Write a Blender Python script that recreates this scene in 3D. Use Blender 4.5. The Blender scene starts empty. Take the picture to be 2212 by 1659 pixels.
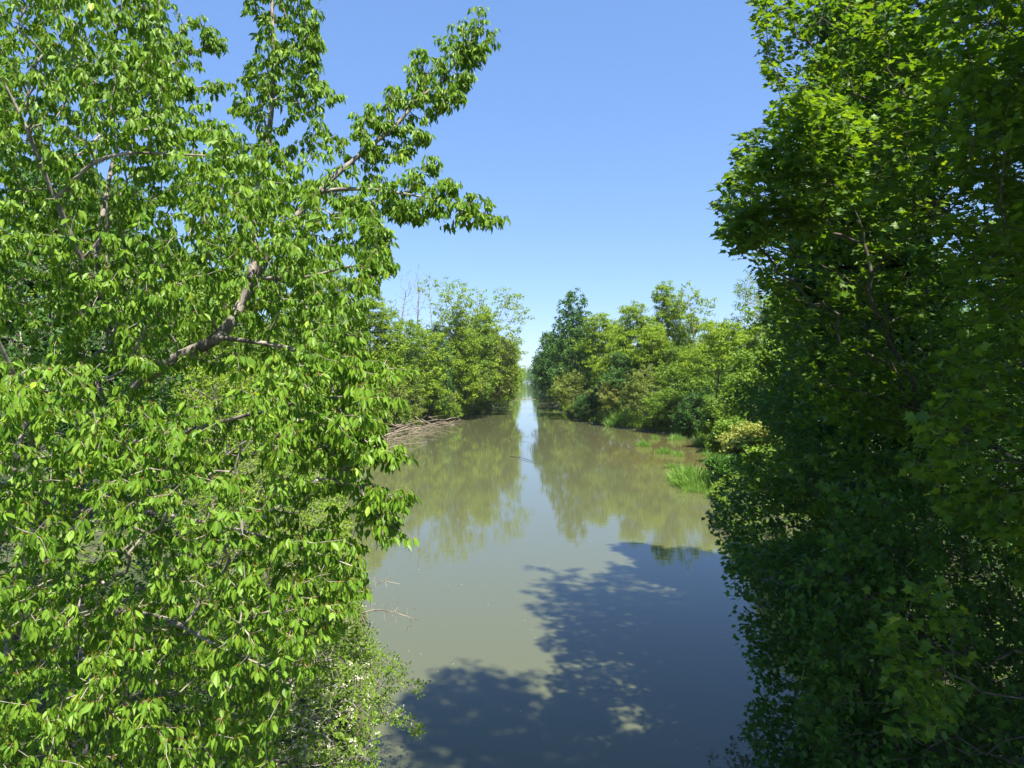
import bpy, math
import numpy as np

# ------------------------------------------------------------------ camera, sky, sun, exposure
sc = bpy.context.scene
COL = sc.collection
H = 7.0                                  # eye height above the water
F = 2212 * 24 / 36.0                     # focal length in the units used by P()
VPU, HOR = 1138.0, 815.0                 # where +Y meets the horizon
YAW = math.atan((VPU - 1106) / F)
PITCH = math.atan((829.5 - HOR) / F)
cam = bpy.data.cameras.new('camera'); cam.lens = 24; cam.sensor_width = 36
cam.clip_start = 0.05; cam.clip_end = 6000
camo = bpy.data.objects.new('camera', cam); COL.objects.link(camo)
camo.location = (0, 0, H)
camo.rotation_euler = (math.pi / 2 - PITCH, 0, YAW)
sc.camera = camo

SUN_EL, SUN_AZ = math.radians(62), math.radians(30)     # azimuth: to the right of straight behind
sun_dir = np.array([math.sin(SUN_AZ) * math.cos(SUN_EL), -math.cos(SUN_AZ) * math.cos(SUN_EL), math.sin(SUN_EL)])
world = bpy.data.worlds.new('World'); sc.world = world; world.use_nodes = True
wn = world.node_tree; wn.nodes.clear()
sky = wn.nodes.new('ShaderNodeTexSky'); sky.sky_type = 'NISHITA'; sky.sun_disc = False
sky.sun_elevation = SUN_EL
sky.sun_rotation = math.pi - SUN_AZ
sky.air_density = 1.0; sky.dust_density = 0.0; sky.ozone_density = 2.0; sky.altitude = 100
bg = wn.nodes.new('ShaderNodeBackground'); bg.inputs[1].default_value = 0.089
wo = wn.nodes.new('ShaderNodeOutputWorld')
ga = wn.nodes.new('ShaderNodeGamma'); ga.inputs[1].default_value = 0.52        # flatter towards the horizon, bluer: a clear polarised late-spring sky
hs = wn.nodes.new('ShaderNodeHueSaturation'); hs.inputs['Saturation'].default_value = 1.3
tm = wn.nodes.new('ShaderNodeMix'); tm.data_type = 'RGBA'; tm.blend_type = 'MULTIPLY'; tm.inputs['Factor'].default_value = 1; tm.inputs[7].default_value = (1.02, 1.27, 1.76, 1)
wn.links.new(sky.outputs[0], ga.inputs[0]); wn.links.new(ga.outputs[0], hs.inputs['Color']); wn.links.new(hs.outputs[0], tm.inputs[6]); wn.links.new(tm.outputs[2], bg.inputs[0]); wn.links.new(bg.outputs[0], wo.inputs[0])
sl = bpy.data.lights.new('sun', 'SUN'); sl.energy = 5.0; sl.angle = math.radians(0.7); sl.color = (1.0, 0.94, 0.82)
so = bpy.data.objects.new('sun', sl); COL.objects.link(so)
from mathutils import Vector
so.rotation_euler = Vector(sun_dir.tolist()).to_track_quat('Z', 'Y').to_euler()
so.location = (20, -20, 40)
sc.view_settings.view_transform = 'Standard'; sc.view_settings.look = 'None'
sc.view_settings.exposure = 1.6; sc.view_settings.gamma = 1.0
sc.cycles.max_bounces = 7; sc.cycles.diffuse_bounces = 2; sc.cycles.glossy_bounces = 3
sc.cycles.transmission_bounces = 5; sc.cycles.transparent_max_bounces = 6
sc.cycles.sample_clamp_indirect = 6.0

# ------------------------------------------------------------------ helpers
cy, sy, cp, sp_ = math.cos(YAW), math.sin(YAW), math.cos(PITCH), math.sin(PITCH)
FWD = np.array([-sy * cp, cy * cp, -sp_]); RGT = np.array([cy, sy, 0.0]); UP = np.cross(RGT, FWD)


def P(u, v, d):
    """a point of the place: u,v on the 2212x1659 photograph, d metres of depth"""
    u = np.asarray(u, float); v = np.asarray(v, float); d = np.asarray(d, float)
    a = (u - 1106) / F * d; b = -(v - 829.5) / F * d
    return (np.array([0, 0, H]) + d[..., None] * FWD + a[..., None] * RGT + b[..., None] * UP)


def nrm(a):
    return a / np.maximum(np.linalg.norm(a, axis=-1, keepdims=True), 1e-9)


def new_obj(name, me, mats, parent=None):
    o = bpy.data.objects.new(name, me); COL.objects.link(o)
    for m in (mats if isinstance(mats, (list, tuple)) else [mats]):
        me.materials.append(m)
    if parent is not None:
        o.parent = parent
    return o


def thing(name, label, cat, loc=(0, 0, 0), group=None, rz=0, s=1):
    o = bpy.data.objects.new(name, None); COL.objects.link(o)
    o.location = tuple(float(q) for q in loc); o.rotation_euler = (0, 0, rz); o.scale = (s, s, s)
    o.empty_display_size = 0.3
    o['label'] = label; o['category'] = cat
    if group: o['group'] = group
    return o


def tag(o, label, cat, group=None, kind=None):
    o['label'] = label; o['category'] = cat
    if group: o['group'] = group
    if kind: o['kind'] = kind
    return o


def np_mesh(name, verts, faces_list, tint=None, smooth=False, mat_idx=None):
    """faces_list: list of (n,k) int arrays"""
    me = bpy.data.meshes.new(name)
    me.vertices.add(len(verts)); me.vertices.foreach_set('co', np.ascontiguousarray(verts, np.float32).ravel())
    loops = np.concatenate([f.ravel() for f in faces_list]).astype(np.int32)
    counts = np.concatenate([np.full(len(f), f.shape[1], np.int32) for f in faces_list])
    starts = np.concatenate([[0], np.cumsum(counts)[:-1]]).astype(np.int32)
    me.loops.add(len(loops)); me.loops.foreach_set('vertex_index', loops)
    me.polygons.add(len(counts)); me.polygons.foreach_set('loop_start', starts)
    if mat_idx is not None:
        me.polygons.foreach_set('material_index', np.asarray(mat_idx, np.int32))
    me.update(calc_edges=True)
    if tint is not None:
        at = me.attributes.new('tint', 'FLOAT', 'POINT'); at.data.foreach_set('value', np.asarray(tint, np.float32))
    me.polygons.foreach_set('use_smooth', np.full(len(counts), bool(smooth)))
    return me


# ---- leaf templates: x = width, y = length, z = normal
def T_cherry(w=0.42, fold=0.16, bend=0.25):
    def z(t): return -bend * t * t
    v = [(0, 0, 0), (-w * .5 * .72, .24, fold * .5 + z(.24)), (0, .26, z(.26)), (w * .5 * .72, .24, fold * .5 + z(.24)),
         (-w * .5, .58, fold * .55 + z(.58)), (0, .62, z(.62)), (w * .5, .58, fold * .55 + z(.58)), (0, 1.0, z(1.0))]
    f = [(0, 2, 1), (0, 3, 2), (1, 2, 5, 4), (2, 3, 6, 5), (4, 5, 7), (5, 6, 7)]
    return np.array(v, float), f


def T_maple(fold=0.10):
    half = [(0, 0), (.22, -.10), (.46, .02), (.36, .16), (.66, .42), (.38, .44), (.36, .56), (.16, .58), (0, 1.0)]
    R = [(x, y, fold * x * 1.6 - .12 * y * y) for x, y in half]
    L = [(-x, y, z) for x, y, z in R[1:-1]]
    v = R + L
    return np.array(v, float), [tuple(range(9)), tuple([0, 8] + [9 + i for i in range(6, -1, -1)])]


def T_small(w=0.55):
    return np.array([(0, 0, 0), (w * .5, .45, .08), (0, 1, -.08), (-w * .5, .45, .08)], float), [(0, 1, 2), (0, 2, 3)]


def T_diamond(w=0.6):
    return np.array([(0, 0, 0), (w * .5, .5, .0), (0, 1, 0), (-w * .5, .5, 0)], float), [(0, 1, 2, 3)]


def T_pinnate():
    """a compound leaf: a row of paired leaflets, as one jagged outline"""
    R = [(0, 0, 0), (.05, .12, 0), (.24, .10, -.03), (.08, .30, 0), (.27, .30, -.04), (.07, .50, 0), (.26, .52, -.06), (.06, .72, -.02), (.18, .80, -.08), (0, 1, -.06)]
    L = [(-x, y, z) for x, y, z in R[1:-1]]
    return np.array(R + L, float), [tuple(range(10)), tuple([0, 9] + [10 + i for i in range(7, -1, -1)])]


def T_blade():
    return np.array([(-.035, 0, 0), (.035, 0, 0), (.03, .5, -.02), (-.03, .5, -.02), (0, 1, -.2)], float), [(0, 1, 2, 3), (3, 2, 4)]


def leaf_arrays(tmpl, org, d, n, s, tint, wscale=None):
    tv, tf = tmpl
    d = nrm(d); n = nrm(n - (n * d).sum(1, keepdims=True) * d); x = np.cross(d, n)
    s = s[:, None, None]
    ws = 1.0 if wscale is None else wscale[:, None, None]
    V = org[:, None, :] + s * (tv[None, :, 0:1] * ws * x[:, None, :] + tv[None, :, 1:2] * d[:, None, :] + tv[None, :, 2:3] * n[:, None, :])
    k = len(tv); off = (np.arange(len(org)) * k)[:, None]
    return V.reshape(-1, 3), [(off + np.array(f)[None, :]) for f in tf], np.repeat(tint, k)


def join_arrays(parts):
    """parts: (V, faces, tint, mat)"""
    Vs, Fs, Ts, Ms = [], [], [], []
    o = 0
    for V, F_, T, m in parts:
        if len(V) == 0: continue
        Vs.append(V); Ts.append(T)
        for f in F_:
            Fs.append(f + o); Ms.append(np.full(len(f), m, np.int32))
        o += len(V)
    return np.concatenate(Vs), Fs, np.concatenate(Ts), np.concatenate(Ms)


def leaves_obj(name, parts, mats, parent):
    V, F_, T, M = join_arrays(parts)
    return new_obj(name, np_mesh(name, V, F_, T, False, M), mats, parent)


# ---- branching: a balanced spanning tree from the limbs to the twig tips
def resample(pts, step):
    pts = np.asarray(pts, float); out = [pts[0]]
    # catmull-rom through the points
    q = np.vstack([2 * pts[0] - pts[1], pts, 2 * pts[-1] - pts[-2]])
    for i in range(1, len(q) - 2):
        L = np.linalg.norm(q[i + 1] - q[i]); k = max(1, int(L / step))
        for t in np.arange(1, k + 1) / k:
            out.append(0.5 * ((2 * q[i]) + (-q[i - 1] + q[i + 1]) * t + (2 * q[i - 1] - 5 * q[i] + 4 * q[i + 1] - q[i + 2]) * t * t + (-q[i - 1] + 3 * q[i] - 3 * q[i + 1] + q[i + 2]) * t ** 3))
    return np.array(out)


def grow(limbs, tips, rng, step=0.3, bf=0.35, tip_r=0.003, ex=2.2, arch=0.10, jit=0.05, limb_r=None):
    pos = []; par = []; plen = []; minr = []
    for li, L in enumerate(limbs):
        pts = resample(L, step)
        if li == 0:
            prev = -1; start = 0
        else:
            A = np.array(pos); prev = int(np.argmin(((A - pts[0]) ** 2).sum(1))); start = 1 if np.linalg.norm(A[prev] - pts[0]) < step * .6 else 0
        lr = limb_r[li] if limb_r else (0, 0)
        for k in range(start, len(pts)):
            pos.append(pts[k]); par.append(prev)
            plen.append(0 if prev < 0 else plen[prev] + np.linalg.norm(pts[k] - pos[prev]))
            minr.append(lr[0] + (lr[1] - lr[0]) * k / max(1, len(pts) - 1))
            prev = len(pos) - 1
    n0 = len(pos)
    cap = n0 + int(len(tips) * 12) + 100
    PA = np.zeros((cap, 3)); PL = np.zeros(cap); PA[:n0] = pos; PL[:n0] = plen
    T = np.asarray(tips, float); alive = np.ones(len(T), bool)
    best = np.full(len(T), 1e9); bn = np.zeros(len(T), int)
    for c in range(0, n0, 64):
        D = np.linalg.norm(T[:, None] - PA[None, c:min(n0, c + 64)], axis=2) + bf * PL[None, c:min(n0, c + 64)]
        j = D.argmin(1); m = D[np.arange(len(T)), j]; u = m < best; best[u] = m[u]; bn[u] = j[u] + c
    n = n0; istip = set()
    par = list(par); minr = list(minr)
    J = rng.normal(size=(cap, 3)) * jit
    for _ in range(len(T)):
        i = int(np.argmin(best)); a = bn[i]; A = PA[a]; B = T[i]; L = np.linalg.norm(B - A)
        best[i] = 1e9; alive[i] = False
        k = min(10, max(1, int(L / step))); prev = a; s0 = n
        for t in np.arange(1, k + 1) / k:
            q = A + (B - A) * t
            if t < 1:
                q = q + J[n] * L * .5
            q[2] += arch * L * math.sin(math.pi * min(t, 1))
            PA[n] = q; PL[n] = PL[prev] + np.linalg.norm(q - PA[prev]); par.append(prev); minr.append(0); prev = n; n += 1
            if n >= cap - 12: break
        istip.add(n - 1)
        idx = np.where(alive)[0]
        if len(idx):
            D = np.linalg.norm(T[idx][:, None] - PA[None, s0:n], axis=2) + bf * PL[None, s0:n]
            j = D.argmin(1); m = D[np.arange(len(idx)), j]; u = m < best[idx]
            best[idx[u]] = m[u]; bn[idx[u]] = j[u] + s0
        if n >= cap - 12: break
    PA = PA[:n]; par = np.array(par)
    acc = np.zeros(n); R = np.zeros(n)
    mainc = np.full(n, -1); mr = np.zeros(n)
    for i in range(n - 1, -1, -1):
        r = acc[i] ** (1 / ex) if acc[i] > 0 else tip_r
        r = max(r, minr[i]); R[i] = r
        p = par[i]
        if p >= 0:
            acc[p] += max(r, tip_r) ** ex
            if r > mr[p]: mr[p] = r; mainc[p] = i
    dirs = np.zeros((n, 3)); m = par >= 0
    dirs[m] = nrm(PA[m] - PA[par[m]]); dirs[~m] = (0, 0, 1)
    return dict(pos=PA, par=par, R=R, main=mainc, dir=dirs, n0=n0, tips=np.array(sorted(istip), int))


def tubes(g, sides=5, minR=0.0, rscale=1.0):
    idx = np.where((g['par'] >= 0) & (g['R'] >= minR))[0]
    p = g['par'][idx]; ismain = g['main'][p] == idx
    A = g['pos'][p]; B = g['pos'][idx]
    d1 = g['dir'][idx]; d0 = np.where(ismain[:, None], g['dir'][p], d1)
    r1 = g['R'][idx] * rscale; r0 = np.where(ismain, g['R'][p] * rscale, np.minimum(g['R'][p] * rscale, r1 * 1.25))
    ref = np.array([0.83, 0.47, 0.29])

    def ring(C, D, r):
        x = nrm(np.cross(D, ref)); y = np.cross(D, x)
        a = np.arange(sides) / sides * 2 * math.pi
        return C[:, None] + r[:, None, None] * (np.cos(a)[None, :, None] * x[:, None] + np.sin(a)[None, :, None] * y[:, None])
    V = np.concatenate([ring(A, d0, r0), ring(B, d1, r1)], 1).reshape(-1, 3)
    off = (np.arange(len(idx)) * 2 * sides)[:, None]
    fs = []
    for s in range(sides):
        t = (s + 1) % sides
        fs.append(off + np.array([[s, t, sides + t, sides + s]]))
    return V, fs


def branches_obj(name, g, mat, parent, sides=5, minR=0.0):
    V, fs = tubes(g, sides, minR)
    return new_obj(name, np_mesh(name, V, fs, None, True), mat, parent)


def rand_dir(rng, n, up=0.0):
    v = rng.normal(size=(n, 3)); v[:, 2] += up
    return nrm(v)


def in_poly(poly, x, y):
    poly = np.asarray(poly, float); c = np.zeros(len(x), bool); j = len(poly) - 1
    for i in range(len(poly)):
        xi, yi = poly[i]; xj, yj = poly[j]
        cnd = ((yi > y) != (yj > y)) & (x < (xj - xi) * (y - yi) / (yj - yi + 1e-12) + xi)
        c ^= cnd; j = i
    return c


def poly_tips(poly, n, d0, d1, rng, holes=()):
    """n twig tips inside a solid slab of crown d0..d1 metres deep"""
    poly = np.asarray(poly, float); lo = poly.min(0); hi = poly.max(0); out = np.zeros((0, 3))
    while len(out) < n:
        m = n * 3; u = rng.uniform(lo[0], hi[0], m); v = rng.uniform(lo[1], hi[1], m)
        ok = in_poly(poly, u, v)
        for h, keep in holes:
            ok &= ~(in_poly(h, u, v) & (rng.random(m) > keep))
        u, v = u[ok], v[ok]
        d = rng.uniform(d0, d1, len(u))
        out = np.vstack([out, P(u, v, d)])
    return out[:n]


def line_tips(pts, n, rad, rng, taper=0.6, t0=0.1):
    """tips scattered round a bough; pts: 3-D polyline"""
    q = resample(pts, 0.15); t = rng.uniform(t0, 1, n); i = (t * (len(q) - 1)).astype(int)
    r = rad * (1 - taper * t)
    return q[i] + rand_dir(rng, n) * (r * rng.uniform(.3, 1, n) ** .7)[:, None]


def lobe_tips(lobes, n, rng, shell=0.55):
    """lobes: (cx,cy,cz,rx,ry,rz)"""
    L = np.array(lobes, float); w = (L[:, 3] * L[:, 4] * L[:, 5]) ** (2 / 3.); w /= w.sum()
    k = rng.choice(len(L), n, p=w); d = rand_dir(rng, n); r = rng.uniform(shell ** 3, 1, n) ** (1 / 3.)
    # uneven outline
    wob = 1 + .22 * np.sin(d[:, 0] * 5 + k * 1.7) * np.cos(d[:, 1] * 4.3 + k) + .15 * np.sin(d[:, 2] * 9 + k * 2.1)
    return L[k, :3] + d * L[k, 3:] * (r * wob)[:, None]


# ------------------------------------------------------------------ materials
def mat(name):
    m = bpy.data.materials.new(name); m.use_nodes = True; nt = m.node_tree; nt.nodes.clear()
    out = nt.nodes.new('ShaderNodeOutputMaterial')
    return m, nt, out


def leaf_mat(name, c0, c1, trans, tmix=0.38, rough=0.45, spec=0.5, c2=None):
    m, nt, out = mat(name); N = nt.nodes; L = nt.links
    at = N.new('ShaderNodeAttribute'); at.attribute_name = 'tint'
    rp = N.new('ShaderNodeValToRGB'); L.new(at.outputs['Fac'], rp.inputs[0])
    rp.color_ramp.elements[0].color = (*c0, 1); rp.color_ramp.elements[1].color = (*c1, 1); rp.color_ramp.elements[1].position = 0.85
    if c2:
        e = rp.color_ramp.elements.new(1.0); e.color = (*c2, 1)
    pb = N.new('ShaderNodeBsdfPrincipled'); pb.inputs['Roughness'].default_value = rough
    pb.inputs['Specular IOR Level'].default_value = spec
    L.new(rp.outputs[0], pb.inputs['Base Color'])
    tr = N.new('ShaderNodeBsdfTranslucent')
    mu = N.new('ShaderNodeMix'); mu.data_type = 'RGBA'; mu.blend_type = 'MULTIPLY'; mu.inputs['Factor'].default_value = 1
    L.new(rp.outputs[0], mu.inputs[6]); mu.inputs[7].default_value = (*trans, 1)
    L.new(mu.outputs[2], tr.inputs[0])
    mx = N.new('ShaderNodeMixShader'); mx.inputs[0].default_value = tmix
    L.new(pb.outputs[0], mx.inputs[1]); L.new(tr.outputs[0], mx.inputs[2]); L.new(mx.outputs[0], out.inputs[0])
    return m


def bark_mat(name, a, b, scale=14):
    m, nt, out = mat(name); N = nt.nodes; L = nt.links
    tc = N.new('ShaderNodeTexCoord'); no = N.new('ShaderNodeTexNoise'); no.inputs['Scale'].default_value = scale; no.inputs['Detail'].default_value = 6
    L.new(tc.outputs['Object'], no.inputs[0])
    rp = N.new('ShaderNodeValToRGB'); rp.color_ramp.elements[0].position = .35; rp.color_ramp.elements[1].position = .65
    rp.color_ramp.elements[0].color = (*a, 1); rp.color_ramp.elements[1].color = (*b, 1); L.new(no.outputs[0], rp.inputs[0])
    pb = N.new('ShaderNodeBsdfPrincipled'); pb.inputs['Roughness'].default_value = .85; L.new(rp.outputs[0], pb.inputs['Base Color'])
    bp = N.new('ShaderNodeBump'); bp.inputs['Strength'].default_value = .6; bp.inputs['Distance'].default_value = .02
    L.new(no.outputs[0], bp.inputs['Height']); L.new(bp.outputs[0], pb.inputs['Normal']); L.new(pb.outputs[0], out.inputs[0])
    return m


M_cherry = leaf_mat('cherry_leaf', (.062, .155, .012), (.185, .310, .030), (1.5, 1.5, .5), .36, .48, .25, (.26, .34, .03))
M_petiole = leaf_mat('petiole', (.16, .07, .02), (.25, .12, .03), (1, 1, 1), .1)
M_maple = leaf_mat('maple_leaf', (.028, .088, .012), (.115, .205, .022), (2.3, 2.0, .5), .42, .42, .25, (.19, .27, .025))
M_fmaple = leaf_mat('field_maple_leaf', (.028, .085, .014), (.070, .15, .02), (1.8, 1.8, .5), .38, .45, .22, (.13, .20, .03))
M_locust = leaf_mat('locust_leaf', (.125, .210, .014), (.215, .315, .024), (1.5, 1.4, .5), .36, .55, .15, (.24, .31, .05))
M_mid = leaf_mat('broad_green_leaf', (.075, .150, .014), (.150, .240, .024), (1.5, 1.5, .5), .34, .5, .18, (.19, .24, .04))
M_olive = leaf_mat('olive_green_leaf', (.100, .145, .028), (.175, .225, .040), (1.4, 1.4, .5), .34, .5, .18, (.27, .24, .09))
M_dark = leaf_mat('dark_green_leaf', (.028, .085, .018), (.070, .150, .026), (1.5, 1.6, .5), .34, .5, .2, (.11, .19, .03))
M_yellow = leaf_mat('yellow_green_leaf', (.15, .20, .035), (.26, .28, .06), (1.4, 1.3, .5), .34, .5, .2, (.34, .29, .10))
M_ivy = leaf_mat('ivy_leaf', (.012, .045, .010), (.03, .085, .014), (1.2, 1.4, .6), .2, .4, .3, (.05, .12, .02))
M_grass = leaf_mat('reed_grass', (.095, .20, .03), (.17, .31, .05), (1.4, 1.4, .6), .38, .5, .3, (.28, .36, .09))
M_flower = leaf_mat('cream_blossom', (.55, .55, .38), (.70, .68, .50), (1, 1, .9), .3, .7, .2)
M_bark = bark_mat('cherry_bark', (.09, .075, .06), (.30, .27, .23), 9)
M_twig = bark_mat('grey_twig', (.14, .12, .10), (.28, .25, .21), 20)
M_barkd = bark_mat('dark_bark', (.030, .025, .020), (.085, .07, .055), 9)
M_dead = bark_mat('bleached_deadwood', (.11, .088, .06), (.29, .24, .17), 6)


# ------------------------------------------------------------------ ground and water
XL = np.array([(-80, -3.0), (5, -2.6), (12, -2.75), (18, -4.2), (24, -6.0), (33, -8.8), (45, -12), (59, -15), (78, -19.3), (90, -17.4), (100, -15), (115, -11.6), (150, -7.4), (220, -6.8), (4000, -6.8)])
XR = np.array([(-80, 7.5), (12, 7.8), (30, 8.5), (38, 10.2), (46, 13), (55, 15.5), (66, 18), (74, 19.6), (84, 18), (90, 15), (98, 12), (109, 8.6), (150, 7.0), (220, 6.8), (4000, 6.8)])


def shore(y):
    w = .35 * np.sin(y * .9) + .25 * np.sin(y * 2.3 + 1)
    return np.interp(y, XL[:, 0], XL[:, 1]) + w * .5, np.interp(y, XR[:, 0], XR[:, 1]) + w * .5


def ground_z(x, y):
    l, r = shore(y); s = np.maximum(l - x, x - r)      # metres inland
    land = 1.9 * (1 - np.where(x < 0, .72, .25) * np.exp(-((y - 95) / 32.) ** 2)) * (1 - np.exp(-np.maximum(s, 0) / 1.8)) + .12 * np.sin(x * 1.3) * np.cos(y * .9) * np.clip(s, 0, 1) + .05
    return np.where(s > 0, land, np.maximum(-.9, s * .6) + .05)


def grid_ground():
    xs = np.concatenate([[-1500, -600, -250, -120, -70, -50], np.arange(-40, 40.1, .5), [50, 70, 120, 250, 600, 1500]])
    ys = np.concatenate([[-300, -100, -50], np.arange(-20, 60, .5), np.arange(60, 160, 1.0), np.arange(160, 400, 8), [450, 600, 900, 1400, 2200, 3500]])
    X, Y = np.meshgrid(xs, ys); Z = ground_z(X, Y)
    V = np.stack([X, Y, Z], -1).reshape(-1, 3); nx = len(xs); ny = len(ys)
    i = (np.arange(ny - 1)[:, None] * nx + np.arange(nx - 1)[None]).ravel()[:, None]
    return np_mesh('ground', V, [i + np.array([[0, 1, nx + 1, nx]])], None, True)


m, nt, out = mat('bank_soil'); N = nt.nodes; L = nt.links
tc = N.new('ShaderNodeTexCoord'); n1 = N.new('ShaderNodeTexNoise'); n1.inputs['Scale'].default_value = .9; n1.inputs['Detail'].default_value = 9
L.new(tc.outputs['Object'], n1.inputs[0]); rp = N.new('ShaderNodeValToRGB')
rp.color_ramp.elements[0].position = .35; rp.color_ramp.elements[0].color = (.030, .050, .012, 1)
rp.color_ramp.elements[1].position = .68; rp.color_ramp.elements[1].color = (.060, .058, .026, 1)
L.new(n1.outputs[0], rp.inputs[0]); pb = N.new('ShaderNodeBsdfPrincipled'); pb.inputs['Roughness'].default_value = .95
L.new(rp.outputs[0], pb.inputs['Base Color'])
bp = N.new('ShaderNodeBump'); bp.inputs['Distance'].default_value = .08; L.new(n1.outputs[0], bp.inputs['Height']); L.new(bp.outputs[0], pb.inputs['Normal'])
L.new(pb.outputs[0], out.inputs[0]); M_soil = m
gr = new_obj('ground', grid_ground(), M_soil); gr['kind'] = 'structure'

m, nt, out = mat('turbid_water'); N = nt.nodes; L = nt.links
geo = N.new('ShaderNodeNewGeometry')
mp = N.new('ShaderNodeMapping'); L.new(geo.outputs['Position'], mp.inputs[0]); mp.inputs['Scale'].default_value = (1.0, 1.0, 1)
big = N.new('ShaderNodeTexNoise'); big.inputs['Scale'].default_value = .11; big.inputs['Detail'].default_value = 5; L.new(mp.outputs[0], big.inputs[0])
# silt of the shallows by the right-hand bank: distance from a point in the bay
vs = N.new('ShaderNodeVectorMath'); vs.operation = 'SUBTRACT'; L.new(geo.outputs['Position'], vs.inputs[0]); vs.inputs[1].default_value = (16, 62, 0)
vm = N.new('ShaderNodeVectorMath'); vm.operation = 'MULTIPLY'; L.new(vs.outputs[0], vm.inputs[0]); vm.inputs[1].default_value = (1 / 10., 1 / 30., 0)
vl = N.new('ShaderNodeVectorMath'); vl.operation = 'LENGTH'; L.new(vm.outputs[0], vl.inputs[0])
ad = N.new('ShaderNodeMath'); ad.operation = 'ADD'; L.new(vl.outputs['Value'], ad.inputs[0]); L.new(big.outputs[0], ad.inputs[1])
mr = N.new('ShaderNodeMapRange'); L.new(ad.outputs[0], mr.inputs[0]); mr.inputs[1].default_value = .85; mr.inputs[2].default_value = 1.7; mr.inputs[3].default_value = 1; mr.inputs[4].default_value = 0; mr.clamp = True
cm = N.new('ShaderNodeMix'); cm.data_type = 'RGBA'; L.new(mr.outputs[0], cm.inputs[0])
cm.inputs[6].default_value = (.075, .081, .040, 1); cm.inputs[7].default_value = (.092, .080, .032, 1)
pb = N.new('ShaderNodeBsdfPrincipled'); L.new(cm.outputs[2], pb.inputs['Base Color'])
pb.inputs['Roughness'].default_value = .01; pb.inputs['IOR'].default_value = 1.45
w1 = N.new('ShaderNodeTexNoise'); w1.inputs['Scale'].default_value = 2.2; w1.inputs['Detail'].default_value = 3; w1.inputs['Roughness'].default_value = .55
mp2 = N.new('ShaderNodeMapping'); mp2.inputs['Scale'].default_value = (.6, 1.3, 1); mp2.inputs['Rotation'].default_value = (0, 0, .3); L.new(geo.outputs['Position'], mp2.inputs[0]); L.new(mp2.outputs[0], w1.inputs[0])
bp = N.new('ShaderNodeBump'); bp.inputs['Strength'].default_value = .16; bp.inputs['Distance'].default_value = .012
L.new(w1.outputs[0], bp.inputs['Height']); L.new(bp.outputs[0], pb.inputs['Normal'])
L.new(pb.outputs[0], out.inputs[0]); M_water = m
V = np.array([(-45, -60, 0), (45, -60, 0), (45, 3000, 0), (-45, 3000, 0)], float)
wa = new_obj('water', np_mesh('water', V, [np.array([[0, 1, 2, 3]])]), M_water); wa['kind'] = 'structure'


# ------------------------------------------------------------------ leaf dressing for each kind
def hang_leaves(g, rng, rmax, per=(4, 8), size=(.075, .125), mats=0, keep=1.0, tipsonly=False, droop=1.0):
    """cherry: rosettes of long drooping leaves on short spurs"""
    idx = np.where((g['R'] <= rmax) & (g['par'] >= 0))[0]
    if keep < 1: idx = idx[rng.random(len(idx)) < keep]
    k = rng.integers(per[0], per[1] + 1, len(idx)); rep = np.repeat(idx, k); n = len(rep)
    o = g['pos'][rep] + rng.normal(size=(n, 3)) * .012; td = g['dir'][rep]
    az = rng.uniform(0, 2 * math.pi, n); ho = np.stack([np.cos(az), np.sin(az), np.zeros(n)], 1)
    pet = nrm(ho + td * .5 + np.array([0, 0, .15])) * rng.uniform(.015, .035, n)[:, None]
    dr = rng.uniform(.35, 2.0, n) * droop
    d = nrm(ho * .9 + td * .45 + np.array([0, 0, -1]) * dr[:, None])
    nn = np.array([0, 0, 1.]) + rng.normal(size=(n, 3)) * .45
    s = rng.uniform(size[0], size[1], n)
    clump = np.repeat(rng.random(len(idx)), k)
    tint = np.clip(rng.random(n) * .6 + clump * .32 + np.where(rng.random(n) < .05, .3, 0), 0, 1)
    parts = []
    T = [T_cherry(.40, .20, .20), T_cherry(.35, .30, .40), T_cherry(.45, .08, .10), T_cherry(.37, .2, .6)]
    c = rng.integers(0, 4, n)
    for i in range(4):
        q = c == i
        V, Fc, t = leaf_arrays(T[i], (o + pet)[q], d[q], nn[q], s[q], tint[q]); parts.append((V, Fc, t, 0))
    q = rng.random(n) < .6
    tq = T_diamond(.10)
    V, Fc, t = leaf_arrays((tq[0] * np.array([1, 1.0, 1]), tq[1]), o[q], pet[q], nn[q], np.linalg.norm(pet[q], axis=1) * 1.5, tint[q]); parts.append((V, Fc, t, 1))
    return parts


def flat_leaves(g, rng, rmax, tmpl, per=(5, 9), size=(.07, .12), spread=.14, tilt=.35, down=.25, keep=1.0, lean=None):
    """leaves held out in flat sprays"""
    idx = np.where((g['R'] <= rmax) & (g['par'] >= 0))[0]
    if keep < 1: idx = idx[rng.random(len(idx)) < keep]
    k = rng.integers(per[0], per[1] + 1, len(idx)); rep = np.repeat(idx, k); n = len(rep)
    az = rng.uniform(0, 2 * math.pi, n); ho = np.stack([np.cos(az), np.sin(az), np.zeros(n)], 1)
    r = rng.uniform(.1, 1, n) * spread
    o = g['pos'][rep] + ho * r[:, None] * np.array([1, 1, 0]) + rng.normal(size=(n, 3)) * np.array([.02, .02, spread * .28])
    d = nrm(ho + g['dir'][rep] * .4 + np.array([0, 0, -down]) + rng.normal(size=(n, 3)) * .25)
    nn = np.array([0, 0, 1.]) + rng.normal(size=(n, 3)) * tilt
    if lean is not None: nn = nn + lean
    s = rng.uniform(size[0], size[1], n)
    clump = np.repeat(rng.random(len(idx)), k)
    tint = np.clip(rng.random(n) * .55 + clump * .38 + np.where(rng.random(n) < .04, .3, 0), 0, 1)
    V, Fc, t = leaf_arrays(tmpl, o, d, nn, s, tint)
    return [(V, Fc, t, 0)]


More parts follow.
